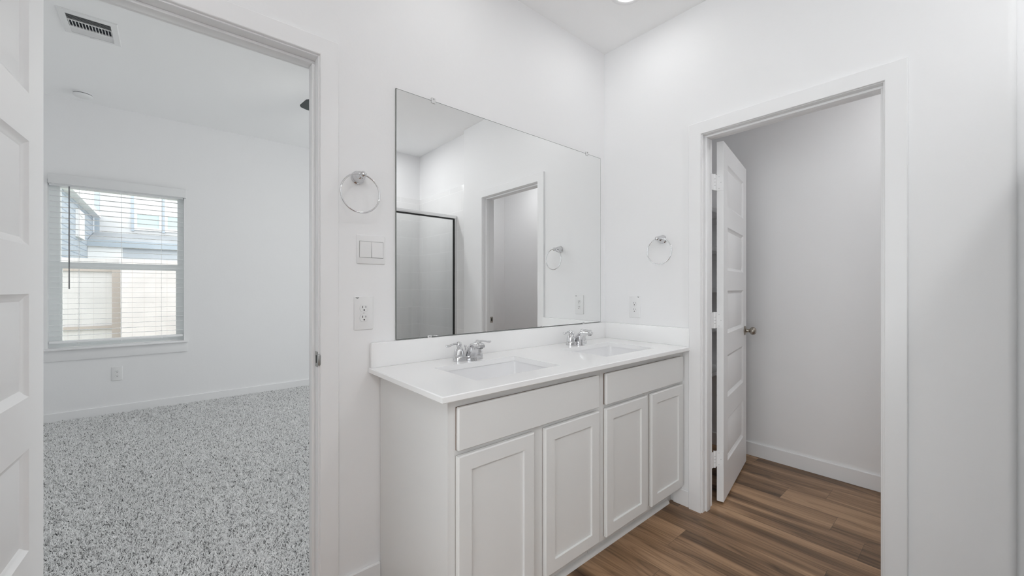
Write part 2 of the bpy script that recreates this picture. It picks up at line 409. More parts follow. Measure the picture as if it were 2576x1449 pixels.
# ------------------------------------------------------------------ panel doors
PANELS = [(0.213, 0.460), (0.583, 0.829), (0.954, 1.202), (1.319, 1.570), (1.685, 1.932)]
def leaf_mesh(w, t, z0, z1, stile=0.104):
    mb = MB(); bm = mb.bm
    xs = [0, stile, w - stile, w]; zs = [z0]
    for a, b in PANELS: zs += [a, b]
    zs.append(z1)
    grids = {}
    for side, y, sg in (('f', 0.0, -1), ('b', -t, 1)):
        V = [[bm.verts.new((x, y, z)) for z in zs] for x in xs]; grids[side] = V
        for i in range(3):
            for j in range(len(zs) - 1):
                q = [V[i][j], V[i + 1][j], V[i + 1][j + 1], V[i][j + 1]]
                if i == 1 and j % 2 == 1:
                    x0, x1, a, b = xs[1], xs[2], zs[j], zs[j + 1]
                    prev = q
                    for ins, dep in ((0.007, 0.006), (0.013, 0.008), (0.018, 0.011), (0.046, 0.004), (0.050, 0.003)):
                        yy = y + sg * dep
                        cur = mb.ring([(x0 + ins, yy, a + ins), (x1 - ins, yy, a + ins), (x1 - ins, yy, b - ins), (x0 + ins, yy, b - ins)])
                        mb.bridge(prev, cur); prev = cur
                    bm.faces.new(prev)
                else: bm.faces.new(q)
    f, b = grids['f'], grids['b']
    nx, nz = len(xs), len(zs)
    for i in range(nx - 1):
        bm.faces.new((f[i][0], f[i + 1][0], b[i + 1][0], b[i][0])); bm.faces.new((f[i][-1], f[i + 1][-1], b[i + 1][-1], b[i][-1]))
    for j in range(nz - 1):
        bm.faces.new((f[0][j], f[0][j + 1], b[0][j + 1], b[0][j])); bm.faces.new((f[-1][j], f[-1][j + 1], b[-1][j + 1], b[-1][j]))
    return mb
KNOB = [(0.0, 0.0), (0.031, 0.0), (0.032, 0.004), (0.026, 0.009), (0.013, 0.013), (0.0105, 0.022), (0.0115, 0.030), (0.019, 0.034),
        (0.0245, 0.041), (0.0265, 0.050), (0.0250, 0.059), (0.0190, 0.066), (0.010, 0.0695), (0.0, 0.070)]
def strip(mb, pts, th, z0, z1):
    """bent sheet: polyline in plan, given thickness"""
    P_ = [Vector(p) for p in pts]; L_, R_ = [], []
    for i, p in enumerate(P_):
        t = (P_[min(i + 1, len(P_) - 1)] - P_[max(i - 1, 0)]).normalized(); n = Vector((-t.y, t.x)) * th / 2
        L_.append(p + n); R_.append(p - n)
    return mb.prism([(q.x, q.y) for q in L_ + R_[::-1]], z0, z1)
def hinge(parent, K, J, J2, z):
    """knuckle at K; one plate on the leaf's edge, one bent onto the jamb (J, J2)"""
    k = MB().tube([(K[0], K[1], z - 0.046), (K[0], K[1], z + 0.046)], 0.0066, 12)
    strip(k, [K, (-0.0018, -0.002), (-0.0016, -0.033)], 0.0022, z - 0.0445, z + 0.0445)
    strip(k, [K, J, J2], 0.0022, z - 0.0445, z + 0.0445)
    h = k.build('hinge', DOORM, parent)
    s_ = MB()
    for dz in (-0.018, 0.0, 0.018): s_.tube([(K[0], K[1], z + dz - 0.0010), (K[0], K[1], z + dz + 0.0010)], 0.0069, 12)
    for dy, dz in ((-0.012, -0.033), (-0.022, 0.0), (-0.012, 0.033)): s_.lathe([(0.0, 0), (0.0020, 0), (0.0020, 0.0004), (0, 0.0004)], T(-0.0028, dy, z + dz) @ Matrix.Rotation(-PI / 2, 4, 'Y'), 8)
    s_.build('hinge_joint', GAPM, h)
    return h
# closet door, swung into the closet
ang2 = math.atan2(1.054 - 0.932, 3.057 - 2.369)
d2 = thing('door_2', 'white five-panel closet door standing open with a nickel knob', 'door', (2.353, 0.962, 0), ang2, kind='structure')
leaf_mesh(0.700, 0.035, 0.014, 2.043).build('leaf', DOORM, d2, smooth=25)
for sgn in (-1, 1):
    k = MB().lathe(KNOB, T(0.637, -0.035 if sgn < 0 else 0.0, 0.927) @ (AX_NY if sgn < 0 else Matrix.Rotation(-PI / 2, 4, 'X')), 28)
    ko = k.build('knob', NICKEL, d2); ko['label'] = 'satin nickel door knob'
B(0.6995, 0.7008, -0.030, -0.005, 0.90, 0.955).build('latch_plate', NICKEL, d2)
def to_leaf(x, y):
    dx, dy = x - 2.353, y - 0.962
    return (dx * math.cos(ang2) + dy * math.sin(ang2), -dx * math.sin(ang2) + dy * math.cos(ang2))
for hz in (1.812, 1.036, 0.253):
    hinge(d2, to_leaf(2.328, 0.9645), to_leaf(2.3055, 0.9665), to_leaf(2.290, 0.9667), hz)
# bedroom door, swung into the bathroom at the left edge of the view
ang1 = math.radians(180 + 86.4)
d1 = thing('door_1', 'white five-panel bedroom door standing open at the left edge', 'door', (-0.2515, 1.592, 0), ang1, kind='structure')
leaf_mesh(0.705, 0.035, 0.014, 2.068).build('leaf', DOORM, d1, smooth=25)
for sgn in (-1, 1):
    k = MB().lathe(KNOB, T(0.642, -0.035 if sgn < 0 else 0.0, 0.948) @ (AX_NY if sgn < 0 else Matrix.Rotation(-PI / 2, 4, 'X')), 28)
    k.build('knob', NICKEL, d1)

# ================================================================== vanity
def chamfer_slab(x0, x1, y0, y1, z0, z1, c=0.004):
    return MB().box(x0, x1, y0, y1, z0, z1, bev=c, seg=2)
def shaker(x0, x1, z0, z1, yf, yb, fr=0.051, rec=0.008):
    """shaker door: raised frame with a bevelled outer edge; returns frame mesh and panel mesh"""
    mb = MB(); c = 0.004
    def r(x0, x1, z0, z1, y): return [(x0, y, z0), (x1, y, z0), (x1, y, z1), (x0, y, z1)]
    rings = [r(x0, x1, z0, z1, yb), r(x0, x1, z0, z1, yf + c), r(x0 + c * 0.4, x1 - c * 0.4, z0 + c * 0.4, z1 - c * 0.4, yf + c * 0.35),
             r(x0 + c, x1 - c, z0 + c, z1 - c, yf),
             r(x0 + fr, x1 - fr, z0 + fr, z1 - fr, yf), r(x0 + fr + 0.001, x1 - fr - 0.001, z0 + fr + 0.001, z1 - fr - 0.001, yf + rec)]
    mb.loft(rings, cap0=True, cap1=False)
    i = fr - 0.002
    pn = B(x0 + i, x1 - i, yf + rec, yf + rec + 0.005, z0 + i, z1 - i)
    return mb, pn
def vanity_unit(x0, x1, label, stile_l, stile_r, doors, drawer, filler=0.0):
    v = thing('vanity_cabinet', label, 'cabinet', ((x0 + x1) / 2, 1.34, 0), group='vanity cabinets')
    ox, oy = (x0 + x1) / 2, 1.34
    def P(a, b, c, d, e, f, m=None, bev=0.0):
        m = m or MB(); return m.box(a - ox, b - ox, c - oy, d - oy, e, f, bev=bev, seg=1)
    YF = 1.08
    m = MB()                                           # carcass: two sides, bottom, back, face frame
    for xa in (x0, x1 - 0.016):                        # sides notched for the toe space
        prof = [(YF + 0.019, 0.100), (1.160, 0.100), (1.160, 0.0), (1.606, 0.0), (1.606, 0.870), (YF + 0.019, 0.870)]
        m.loft([[(xa - ox, y - oy, z) for y, z in prof], [(xa + 0.016 - ox, y - oy, z) for y, z in prof]])
    P(x0 + 0.016, x1 - 0.016, YF + 0.019, 1.606, 0.105, 0.120, m); P(x0 + 0.016, x1 - 0.016, 1.598, 1.606, 0.12, 0.870, m)
    m.build('carcass', CABM, v)
    m = MB()
    P(x0, x0 + stile_l, YF, YF + 0.019, 0.100, 0.870, m); P(x1 - stile_r, x1, YF, YF + 0.019, 0.100, 0.870, m)
    P(x0 + stile_l, x1 - stile_r, YF, YF + 0.019, 0.829, 0.870, m)
    P(x0 + stile_l, x1 - stile_r, YF, YF + 0.019, 0.100, 0.138, m)
    P(x0 + stile_l, x1 - stile_r, YF, YF + 0.019, 0.672, 0.712, m)
    mid = (doors[0][1] + doors[1][0]) / 2
    P(mid - 0.030, mid + 0.030, YF, YF + 0.019, 0.138, 0.672, m)
    m.build('face_frame', CABM, v)
    P(x0 + 0.002, x1 - 0.002, 1.148, 1.1595, 0.0, 0.0995).build('toe_kick', CABM, v)
    q = MB(); q.prism([(0, 0), (-0.016, 0), (-0.0150, 0.008), (-0.011, 0.013), (-0.004, 0.018), (0, 0.0185)], x0 - ox, x1 - ox - (0.045 if filler else 0))
    q.xf(T(0, 1.148 - oy, 0) @ Matrix(((0, 0, 1, 0), (1, 0, 0, 0), (0, 1, 0, 0), (0, 0, 0, 1)))); q.build('shoe_moulding', CABM, v)
    P(drawer[0], drawer[1], 1.061, YF - 0.003, 0.700, 0.839, bev=0.004).build('drawer_front', CABM, v)
    P(drawer[0] + 0.0008, drawer[1] - 0.0008, YF - 0.0029, YF - 0.0004, 0.7008, 0.8382).build('brown_back', BROWNB, [c for c in v.children if c.name.startswith('drawer_front')][0])
    for (a, b) in doors:
        fm, pn = shaker(a - ox, b - ox, 0.118, 0.684, 1.061 - oy, YF - 0.003 - oy)
        d = fm.build('door', CABM, v, smooth=20); pn.build('door_panel', CABM, d)
        P(a + 0.0008, b - 0.0008, YF - 0.0029, YF - 0.0004, 0.1188, 0.6832).build('brown_back', BROWNB, d)
    return v
vanity_unit(0.660, 1.434, 'white shaker vanity cabinet nearer the bedroom doorway', 0.040, 0.040, [(0.688, 1.020), (1.078, 1.408)], (0.688, 1.408))
vanity_unit(1.4345, 2.187, 'white shaker vanity cabinet nearer the closet doorway', 0.040, 0.040, [(1.458, 1.790), (1.834, 2.161)], (1.458, 2.161), filler=0.03)

CT = thing('countertop', 'white quartz double-sink vanity countertop with backsplashes', 'countertop', (1.40, 1.32, 0.871))
SINKS = [(0.813, 1.243), (1.562, 1.992)]; SY0, SY1 = 1.137, 1.433
def counter_slab():
    mb = MB(); bm = mb.bm
    X0, X1, Y0, Y1, ZT, ZB = 0.612, 2.188, 1.030, 1.608, 0.893, 0.871
    c = 0.003
    xs = [X0 + c, SINKS[0][0], SINKS[0][1], SINKS[1][0], SINKS[1][1], X1 - c]; ys = [Y0 + c, SY0, SY1, Y1 - c]
    def grid(z):
        V = [[bm.verts.new((x, y, z)) for y in ys] for x in xs]
        for i in range(5):
            for j in range(3):
                if j == 1 and i in (1, 3): continue
                bm.faces.new((V[i][j], V[i + 1][j], V[i + 1][j + 1], V[i][j + 1]))
        return V
    t, b = grid(ZT), grid(ZB)
    def per(V): return [V[i][0] for i in range(6)] + [V[5][j] for j in (1, 2, 3)] + [V[i][3] for i in (4, 3, 2, 1, 0)] + [V[0][j] for j in (2, 1)]
    pt, pb = per(t), per(b)
    def outw(vs, z):
        r = []
        for v in vs:
            x, y = v.co.x, v.co.y
            x = X0 if abs(x - X0 - c) < 1e-6 else (X1 if abs(x - X1 + c) < 1e-6 else x)
            y = Y0 if abs(y - Y0 - c) < 1e-6 else (Y1 if abs(y - Y1 + c) < 1e-6 else y)
            r.append(bm.verts.new((x, y, z)))
        return r
    e1, e2 = outw(pt, ZT - c), outw(pb, ZB + c)
    mb.bridge(pt, e1); mb.bridge(e1, e2); mb.bridge(e2, pb)
    for i in (1, 3):
        a = [t[i][1], t[i + 1][1], t[i + 1][2], t[i][2]]; d = [b[i][1], b[i + 1][1], b[i + 1][2], b[i][2]]
        mb.bridge(a, d)
    return mb.xf(T(-1.40, -1.32, -0.871))
counter_slab().build('slab', QUARTZ, CT, smooth=25)
B(0.616 - 1.4, 2.188 - 1.4, 1.589 - 1.32, 1.609 - 1.32, 0.022, 0.1225, bev=0.002).build('backsplash', QUARTZ, CT)
B(2.168 - 1.4, 2.188 - 1.4, 1.034 - 1.32, 1.589 - 1.32, 0.022, 0.1225, bev=0.002).build('side_splash', QUARTZ, CT)

def make_sink(label):
    o = thing('sink', label, 'sink', (0, 0, 0), group='undermount sinks')
    mb = MB(); hx, hy = 0.219, 0.152
    rings = []
    for ins, z, r in ((-0.020, 0.8709, 0.02), (0.0, 0.8709, 0.03), (0.004, 0.840, 0.03), (0.012, 0.790, 0.035), (0.022, 0.765, 0.04), (0.045, 0.752, 0.05), (0.12, 0.748, 0.03)):
        rings.append([(x, y, z) for x, y in rrect(-hx + ins, hx - ins, -hy + ins, hy - ins, r)])
    outer = []
    for ins, z, r in ((-0.020, 0.860, 0.02), (-0.010, 0.855, 0.03), (-0.006, 0.80, 0.035), (0.02, 0.74, 0.05)):
        outer.append([(x, y, z) for x, y in rrect(-hx + ins, hx - ins, -hy + ins, hy - ins, r)])
    mb.loft(outer[::-1] + rings, cap0=True, cap1=True)
    mb.build('basin', PORC, o, smooth=50)
    MB().lathe([(0.0, 0.7482), (0.031, 0.7482), (0.033, 0.750), (0.030, 0.752), (0.024, 0.7515), (0.021, 0.749), (0.0, 0.749)], T(0, 0.01, 0), 24).build('drain', CHROME, o)
    return o
s1 = make_sink('white rectangular undermount sink nearer the bedroom doorway'); s1.location = (1.028, 1.285, 0)
s2 = copy_tree(s1); s2.location = (1.777, 1.285, 0); s2['label'] = 'white rectangular undermount sink nearer the closet doorway'

def make_faucet(label):
    o = thing('faucet', label, 'faucet', (0, 0, 0), group='chrome centerset faucets')
    st = []
    for cx, a0 in ((0.05, -90), (-0.05, 90)):
        for i in range(13):
            a = math.radians(a0 + 180 * i / 12); st.append((cx + 0.027 * math.cos(a), 0.027 * math.sin(a)))
    MB().prism(st, 0.0, 0.021, bev=0.006).build('base', CHROME, o)
    for sg in (-1, 1):
        M = T(sg * 0.05, 0, 0)
        h = MB().lathe([(0.0, 0.019), (0.0225, 0.019), (0.0235, 0.024), (0.0230, 0.032), (0.0215, 0.042), (0.0180, 0.053), (0.0135, 0.060), (0.0105, 0.063),
                        (0.0120, 0.066), (0.0128, 0.071), (0.0125, 0.076), (0.0100, 0.081), (0.0055, 0.0838), (0.0, 0.0845)], M, 24).build('handle_hub', CHROME, o)
        pts = [(sg * (0.05 + d), dy, z) for d, dy, z in ((0.004, 0, 0.0745), (0.014, -0.001, 0.0765), (0.026, -0.003, 0.0770), (0.040, -0.005, 0.0745), (0.052, -0.007, 0.0715), (0.062, -0.008, 0.0705), (0.070, -0.009, 0.0715), (0.0735, -0.009, 0.0718))]
        MB().tube(pts, [0.0070, 0.0062, 0.0054, 0.0052, 0.0062, 0.0070, 0.0055, 0.0015], 14, flat=0.8).build('lever', CHROME, h)
    sl = [((0.022, 0.0), (-0.050, 0.0), 0.0210), ((0.018, 0.020), (-0.047, 0.012), 0.0210), ((0.008, 0.040), (-0.047, 0.026), 0.0200), ((-0.010, 0.060), (-0.053, 0.042), 0.0185),
          ((-0.034, 0.076), (-0.064, 0.054), 0.0170), ((-0.060, 0.084), (-0.078, 0.060), 0.0160), ((-0.085, 0.0855), (-0.090, 0.062), 0.0155), ((-0.102, 0.082), (-0.102, 0.062), 0.0150), ((-0.110, 0.077), (-0.109, 0.0645), 0.0125)]
    rings = []
    for (by, bz), (fy, fz), hw in sl:
        ring = []
        for x, v in [(hw, .25), (hw, .75), (hw * .8, .93), (hw * .45, 1), (-hw * .45, 1), (-hw * .8, .93), (-hw, .75), (-hw, .25), (-hw * .85, .04), (-hw * .5, 0), (hw * .5, 0), (hw * .85, .04)]:
            ring.append((x, fy + (by - fy) * v, fz + (bz - fz) * v))
        rings.append(ring)
    sp = MB().loft(rings); spo = sp.build('spout', CHROME, o, smooth=40)
    MB().lathe([(0.0, 0), (0.0100, 0), (0.0105, 0.001), (0.0105, 0.006), (0.0, 0.006)], T(0, -0.0955, 0.0600), 18).build('aerator', STICK, spo)
    # the small dark slanted maker's mark on the spout's flank
    MB().prism([(-0.0205, 0.030), (-0.0185, 0.030), (-0.0225, 0.037), (-0.0245, 0.037)], 0.0, 0.0012).xf(Matrix(((0, 0, -1, -0.0200), (1, 0, 0, 0), (0, 1, 0, 0), (0, 0, 0, 1)))).build('maker_mark', DARK, spo)
    MB().lathe([(0.0, 0.015), (0.0028, 0.015), (0.0028, 0.052), (0.0055, 0.054), (0.006, 0.059), (0.004, 0.063), (0.0, 0.0635)], T(0, 0.024, 0), 14).build('lift_rod', CHROME, o)
    return o
f1 = make_faucet('chrome two-lever faucet behind the sink nearer the bedroom doorway'); f1.location = (1.027, 1.503, 0.8935)
f2 = copy_tree(f1); f2.location = (1.777, 1.503, 0.8935); f2['label'] = 'chrome two-lever faucet behind the sink nearer the closet doorway'

# ================================================================== mirror
mx0, mx1, mz0, mz1 = 0.727, 2.137, 0.9965, 2.064
MR = thing('wall_mirror', 'large frameless rectangular mirror above the double vanity', 'mirror', ((mx0 + mx1) / 2, YA, mz0))
hw = (mx1 - mx0) / 2; hh = mz1 - mz0
B(-hw, hw, -0.006, -0.0005, 0, hh).build('backing', MEDGE, MR)
m = MB(); m.loft([[(-hw + 0.0022, -0.0062, 0.0022), (hw - 0.0022, -0.0062, 0.0022), (hw - 0.0022, -0.0062, hh - 0.0022), (-hw + 0.0022, -0.0062, hh - 0.0022)],
                  [(-hw + 0.0022, -0.0066, 0.0022), (hw - 0.0022, -0.0066, 0.0022), (hw - 0.0022, -0.0066, hh - 0.0022), (-hw + 0.0022, -0.0066, hh - 0.0022)]])
m.build('silvered_glass', MIRR, MR, smooth=0)
for cx, top in ((0.905, 1), (1.995, 1), (0.885, 0), (1.96, 0)):
    zc = hh if top else 0.0; dz = 1 if top else -1
    x = cx - (mx0 + mx1) / 2
    c = MB(); c.box(x - 0.010, x + 0.010, -0.0105, -0.0068, zc - 0.012 if top else zc - 0.003, zc + 0.003 if top else zc + 0.008, bev=0.0015)
    if top: c.box(x - 0.010, x + 0.010, -0.0105, 0.0, zc + 0.0005, zc + 0.012, bev=0.0015)
    co = c.build('mirror_clip', CLIPM, MR)
    MB().lathe([(0, 0), (0.0035, 0), (0.0035, 0.0012), (0, 0.0016)], T(x, -0.0105, zc + (0.006 if top else 0.003)) @ AX_NY, 12).build('clip_screw', STEEL, co)

# ================================================================== towel rings
def make_towel_ring(label):
    o = thing('towel_ring', label, 'towel ring', (0, 0, 0), group='chrome towel rings')
    M = AX_NY
    MB().lathe([(0.0, 0.0), (0.026, 0.0), (0.0265, 0.004), (0.0235, 0.0075), (0.0225, 0.009), (0.0228, 0.014), (0.0220, 0.024), (0.0195, 0.034), (0.0150, 0.043), (0.0105, 0.048), (0.0095, 0.050),
                (0.0118, 0.052), (0.0130, 0.058), (0.0130, 0.064), (0.0110, 0.070), (0.0060, 0.0745), (0.0, 0.0755)], M, 28).build('mount', CHROME, o)
    n = 64; R_ = 0.0745; rr = 0.0031; rm = MB(); rs = []
    for i in range(n):
        a = 2 * PI * i / n
        rs.append(rm.ring([((R_ + rr * math.cos(b)) * math.sin(a), rr * math.sin(b), (R_ + rr * math.cos(b)) * math.cos(a) - R_) for b in [2 * PI * k / 12 for k in range(12)]]))
    for i in range(n): rm.bridge(rs[i], rs[(i + 1) % n])
    ro = rm.build('ring', CHROME, o, smooth=80); ro.location = (0, -0.061, 0)
    return o
r1 = make_towel_ring('chrome towel ring on the wall above the light switches'); r1.location = (0.5685, YA, 1.656)
r2 = copy_tree(r1); r2.location = (XB, 1.200, 1.501); r2.rotation_euler = (0, 0, -PI / 2)
r1.children[1].rotation_euler = (0, math.radians(7.5), 0); r2.children[1].rotation_euler = (0, math.radians(-9), 0)
r2['label'] = 'chrome towel ring on the wall beside the closet doorway'

# ================================================================== switch and outlets
sw = thing('light_switch', 'white two-gang rocker light switch below the towel ring', 'light switch', (0.6225, YA, 1.372))
def wplate(hx, hz, th=0.006):
    mb = MB(); rings = []
    for ins, y in ((0, 0.0), (0.0, -th * 0.45), (0.0015, -th * 0.85), (0.0035, -th)):
        rings.append([(x, y, z) for x, z in rrect(-hx + ins, hx - ins, -hz + ins, hz - ins, 0.004, 3)])
    return mb.loft(rings)
wplate(0.0585, 0.0585).build('wall_plate', PLAST, sw)
B(-0.0495, 0.0495, -0.0063, -0.005, -0.0335, 0.0335).build('rocker_gap', GAPM, sw)
for cx, up in ((-0.0243, 1), (0.0243, -1)):
    mb = MB(); a, b = 0.0232, 0.0315
    yt, ym, yb = (-0.0095, -0.0078, -0.0066) if up > 0 else (-0.0066, -0.0078, -0.0095)
    ring = lambda x: [(x, -0.005, -b), (x, yb, -b), (x, ym, 0), (x, yt, b), (x, -0.005, b)]
    mb.loft([ring(cx - a), ring(cx + a)]); mb.build('rocker', PLAST, sw, smooth=5)

def make_outlet(label, sticker, sx=-0.0265):
    o = thing('outlet', label, 'outlet', (0, 0, 0))
    wplate(0.0385, 0.068).build('wall_plate', PLAST, o)
    for zc in (0.0195, -0.0195):
        pts = []
        for i in range(24):
            a = 2 * PI * i / 24; pts.append((0.0172 * math.cos(a), max(-0.0140, min(0.0140, 0.0172 * math.sin(a)))))
        rc = MB().loft([[(x, -0.0052, z + zc) for x, z in pts], [(x, -0.0072, z + zc) for x, z in pts], [(x * 0.96, -0.0078, z * 0.96 + zc) for x, z in pts]]).build('receptacle', PLAST, o)
        g = MB(); g.loft([[(x * 1.05, -0.00605, z * 1.05 + zc) for x, z in pts], [(x * 1.05, -0.00625, z * 1.05 + zc) for x, z in pts]]); g.build('receptacle_gap', PLAST2, rc)
        sl = MB(); sl.box(-0.0074, -0.0052, -0.0082, -0.0070, zc + 0.0005, zc + 0.0090); sl.box(0.0054, 0.0072, -0.0082, -0.0070, zc + 0.0012, zc + 0.0085)
        sl.lathe([(0, 0), (0.0029, 0), (0.0029, 0.0012), (0, 0.0012)], T(0, -0.0070, zc - 0.0072) @ AX_NY, 12)
        sl.build('slots', DARK, rc)
    MB().lathe([(0, 0), (0.003, 0), (0.0028, 0.001), (0, 0.0013)], T(0, -0.006, 0) @ AX_NY, 12).build('cover_screw', PLAST2, o)
    if sticker:
        st = MB()
        for i, w in enumerate((0.0070, 0.0050, 0.0026)):
            z = 0.0625 - i * 0.0022; st.box(sx - w, sx + w, -0.0063, -0.0058, z - 0.0007, z + 0.0007)
        st.build('printed_mark', STICK, o)
    return o
o1 = make_outlet('white duplex outlet below the light switch', True); o1.location = (0.592, YA, 1.116)
o2 = make_outlet('white duplex outlet above the counter beside the closet doorway', True, 0.0265); o2.location = (XB, 1.383, 1.101); o2.rotation_euler = (0, 0, -PI / 2)
o2.children[0].name = 'wall_plate'
o3 = make_outlet('white duplex outlet low on the bedroom wall under the window', False); o3.location = (-0.389, YBED, 0.390)

# ================================================================== recessed lamps
def area(name, loc, size, watts, parent=None, col=(0.98, 0.99, 1.0)):
    l = bpy.data.lights.new(name, 'AREA'); l.shape = 'DISK'; l.size = size; l.energy = watts; l.color = col
    o = bpy.data.objects.new(name, l); COL.objects.link(o); o.location = loc
    if parent: o.parent = parent
    return o
def make_can(label, x, y, zc, watts, r=0.066):
    o = thing('recessed_light', label, 'ceiling light', (x, y, zc))
    MB().lathe([(r, -0.001), (r + 0.004, -0.0045), (r + 0.016, -0.006), (r + 0.026, -0.003), (r + 0.027, 0.0), (r, 0.0)], n=40).build('trim_ring', TRIM, o)
    MB().lathe([(0, -0.0022), (r * 0.99, -0.0022), (r * 0.99, -0.0005), (0, -0.0005)], n=40).build('lens', LENS, o)
    area('lamp', (0, 0, -0.008), 2 * r * 0.95, watts, o)
    return o
make_can('round recessed ceiling light above the vanity corner', 1.822, 1.190, CEIL, VANITY_W)
make_can('round recessed ceiling light above the sink nearer the bedroom doorway', 0.95, 1.190, CEIL, VANITY_W)
make_can('added recessed fill light over the shower, out of view', 1.50, -0.65, CEIL, SHOWER_FILL_W)  # unseen lamp added to brighten the shower and vanity fronts
dm = thing('added_dome_light', 'added dome fill light on the bathroom ceiling, out of view', 'ceiling light', (-0.55, -0.78, CEIL))  # dome added behind the camera as fill light
MB().lathe([(0, 0), (0.165, 0), (0.165, -0.02), (0.158, -0.025), (0, -0.025)], n=40).build('base', TRIM, dm)
MB().lathe([(0, -0.025), (0.155, -0.025), (0.150, -0.05), (0.120, -0.075), (0.07, -0.09), (0, -0.095)], n=40).build('fill_lamp_dome', LENS, dm)
area('lamp', (0, 0, -0.10), 0.30, DOME_FILL_W, dm)
make_can('round recessed ceiling light in the closet', 2.78, 0.02, CEIL_CL, CLOSET_W)

# ================================================================== closet shelves
for z, wh in ((1.769, 'topmost'), (1.494, 'second from the top'), (1.202, 'middle'), (0.922, 'second from the bottom'), (0.610, 'lowest')):
    s_ = thing('closet_shelf', f'white closet shelf behind the open door, {wh}', 'shelf', (2.76, 1.409, z - 0.015), group='white closet shelves')
    B(-0.458, 0.458, -0.199, 0.199, 0.0, 0.030, bev=0.002).build('board', TRIM, s_)
    B(0.438, 0.458, -0.180, 0.199, -0.045, -0.0005).build('cleat', TRIM, s_)

# ================================================================== shower enclosure
SH = thing('shower_door', 'framed clear glass shower door with a chrome header, seen in the mirror', 'shower door', (1.52, -0.28, 0.10))
Lx = 0.712
B(-0.72, Lx, -0.020, 0.020, 1.826, 1.857, bev=0.003).build('header', ALU, SH)
B(Lx - 0.026, Lx, -0.016, 0.016, 0.0, 1.826).build('frame_jamb', ALU, SH)
B(-0.72, -0.694, -0.016, 0.016, 0.0, 1.826).build('frame_jamb', ALU, SH)
B(-0.694, Lx - 0.026, -0.018, 0.018, 0.0, 0.03).build('bottom_track', ALU, SH)
m = MB(); m.box(-0.694, Lx - 0.026, -0.006, 0.017, 1.815, 1.826); m.box(Lx - 0.036, Lx - 0.026, -0.006, 0.017, 0.03, 1.815)
m.build('gasket', GASK, SH)
B(-0.694, Lx - 0.036, -0.003, 0.003, 0.03, 1.815).build('glass_panel', SHGLASS, SH)
tag(B(0.80, 2.232, -0.33, -0.23, 0.0, 0.099, bev=0.006).build('shower_curb', PORC), 'white raised curb under the shower door', 'curb', kind='structure')
tag(B(0.80, 2.232, -1.072, -0.33, 0.0, 0.04).build('shower_pan', PORC), 'white shower pan behind the glass door', 'shower pan', kind='structure')

# ================================================================== bedroom
# window_1
w1 = thing('window_1', 'white vinyl single-hung bedroom window behind open blinds', 'window', (-0.3615, YBED, 0.655), kind='structure')
def window(w, hw, H):
    m = MB(); y0, y1 = 0.070, 0.140
    m.box(-hw, -hw + 0.066, y0, y1, 0, H); m.box(hw - 0.052, hw, y0, y1, 0, H); m.box(-hw + 0.066, hw - 0.052, y0, y1, H - 0.05, H); m.box(-hw + 0.066, hw - 0.052, y0, y1, 0.017, 0.035)
    m.build('window_frame', VINYL, w)
    m = MB(); m.box(-hw + 0.066, hw - 0.052, y0 + 0.005, y1 - 0.02, 0.745, 0.805); m.build('meeting_rail', VINYL, w)
    m = MB(); a, b = -hw + 0.066, hw - 0.052
    m.box(a, a + 0.012, y0 + 0.01, y0 + 0.05, 0.035, 0.745); m.box(b - 0.012, b, y0 + 0.01, y0 + 0.05, 0.035, 0.745); m.box(a + 0.012, b - 0.012, y0 + 0.01, y0 + 0.05, 0.035, 0.058)
    m.build('lower_sash', VINYL, w)
    B(a, b, y0 + 0.045, y0 + 0.049, 0.805, H - 0.05).build('upper_pane', GLASS, w)
    B(a + 0.012, b - 0.012, y0 + 0.028, y0 + 0.032, 0.058, 0.745).build('lower_pane', GLASS, w)
    B(-hw - 0.028, hw + 0.033, -0.050, 0.070, -0.002, 0.016, bev=0.004).build('window_sill', TRIM, w)
    B(-hw - 0.022, hw + 0.030, -0.016, -0.0005, -0.102, -0.002, bev=0.003).build('apron', TRIM, w)
window(w1, 0.4735, 1.545)
w2 = thing('added_window_2', 'added unseen bedroom window in the far wall for extra daylight', 'window', (2.775, YBED, 0.655), kind='structure')  # added out of sight to let more daylight into the bedroom
window(w2, 0.475, 1.545)
# added windows out of view, for fill light: bathroom left wall, bedroom right wall
def added_window(name, label, x, y0, y1, z0, z1, sg):
    w = thing(name, label, 'window', (x, (y0 + y1) / 2, z0), kind='structure')
    h, H_ = (y1 - y0) / 2, z1 - z0; m = MB()
    m.box(-0.03, 0.03, -h, -h + 0.05, 0, H_); m.box(-0.03, 0.03, h - 0.05, h, 0, H_); m.box(-0.03, 0.03, -h + 0.05, h - 0.05, 0, 0.05); m.box(-0.03, 0.03, -h + 0.05, h - 0.05, H_ - 0.05, H_)
    m.box(-0.025, 0.025, -0.025, 0.025, 0.05, H_ - 0.05); m.build('window_frame', VINYL, w)
    B(-0.004, 0.004, -h + 0.05, -0.025, 0.05, H_ - 0.05).build('pane', GLASS, w); B(-0.004, 0.004, 0.025, h - 0.05, 0.05, H_ - 0.05).build('pane', GLASS, w)
    return w
added_window('added_window_3', 'added unseen window behind the camera that lights the bathroom', -1.45, -1.03, 1.1, 0.12, 2.30, 1)
added_window('added_window_4', 'added unseen wide window in the right bedroom wall for extra daylight', 4.65, 1.95, 5.2, 0.06, 2.45, -1)
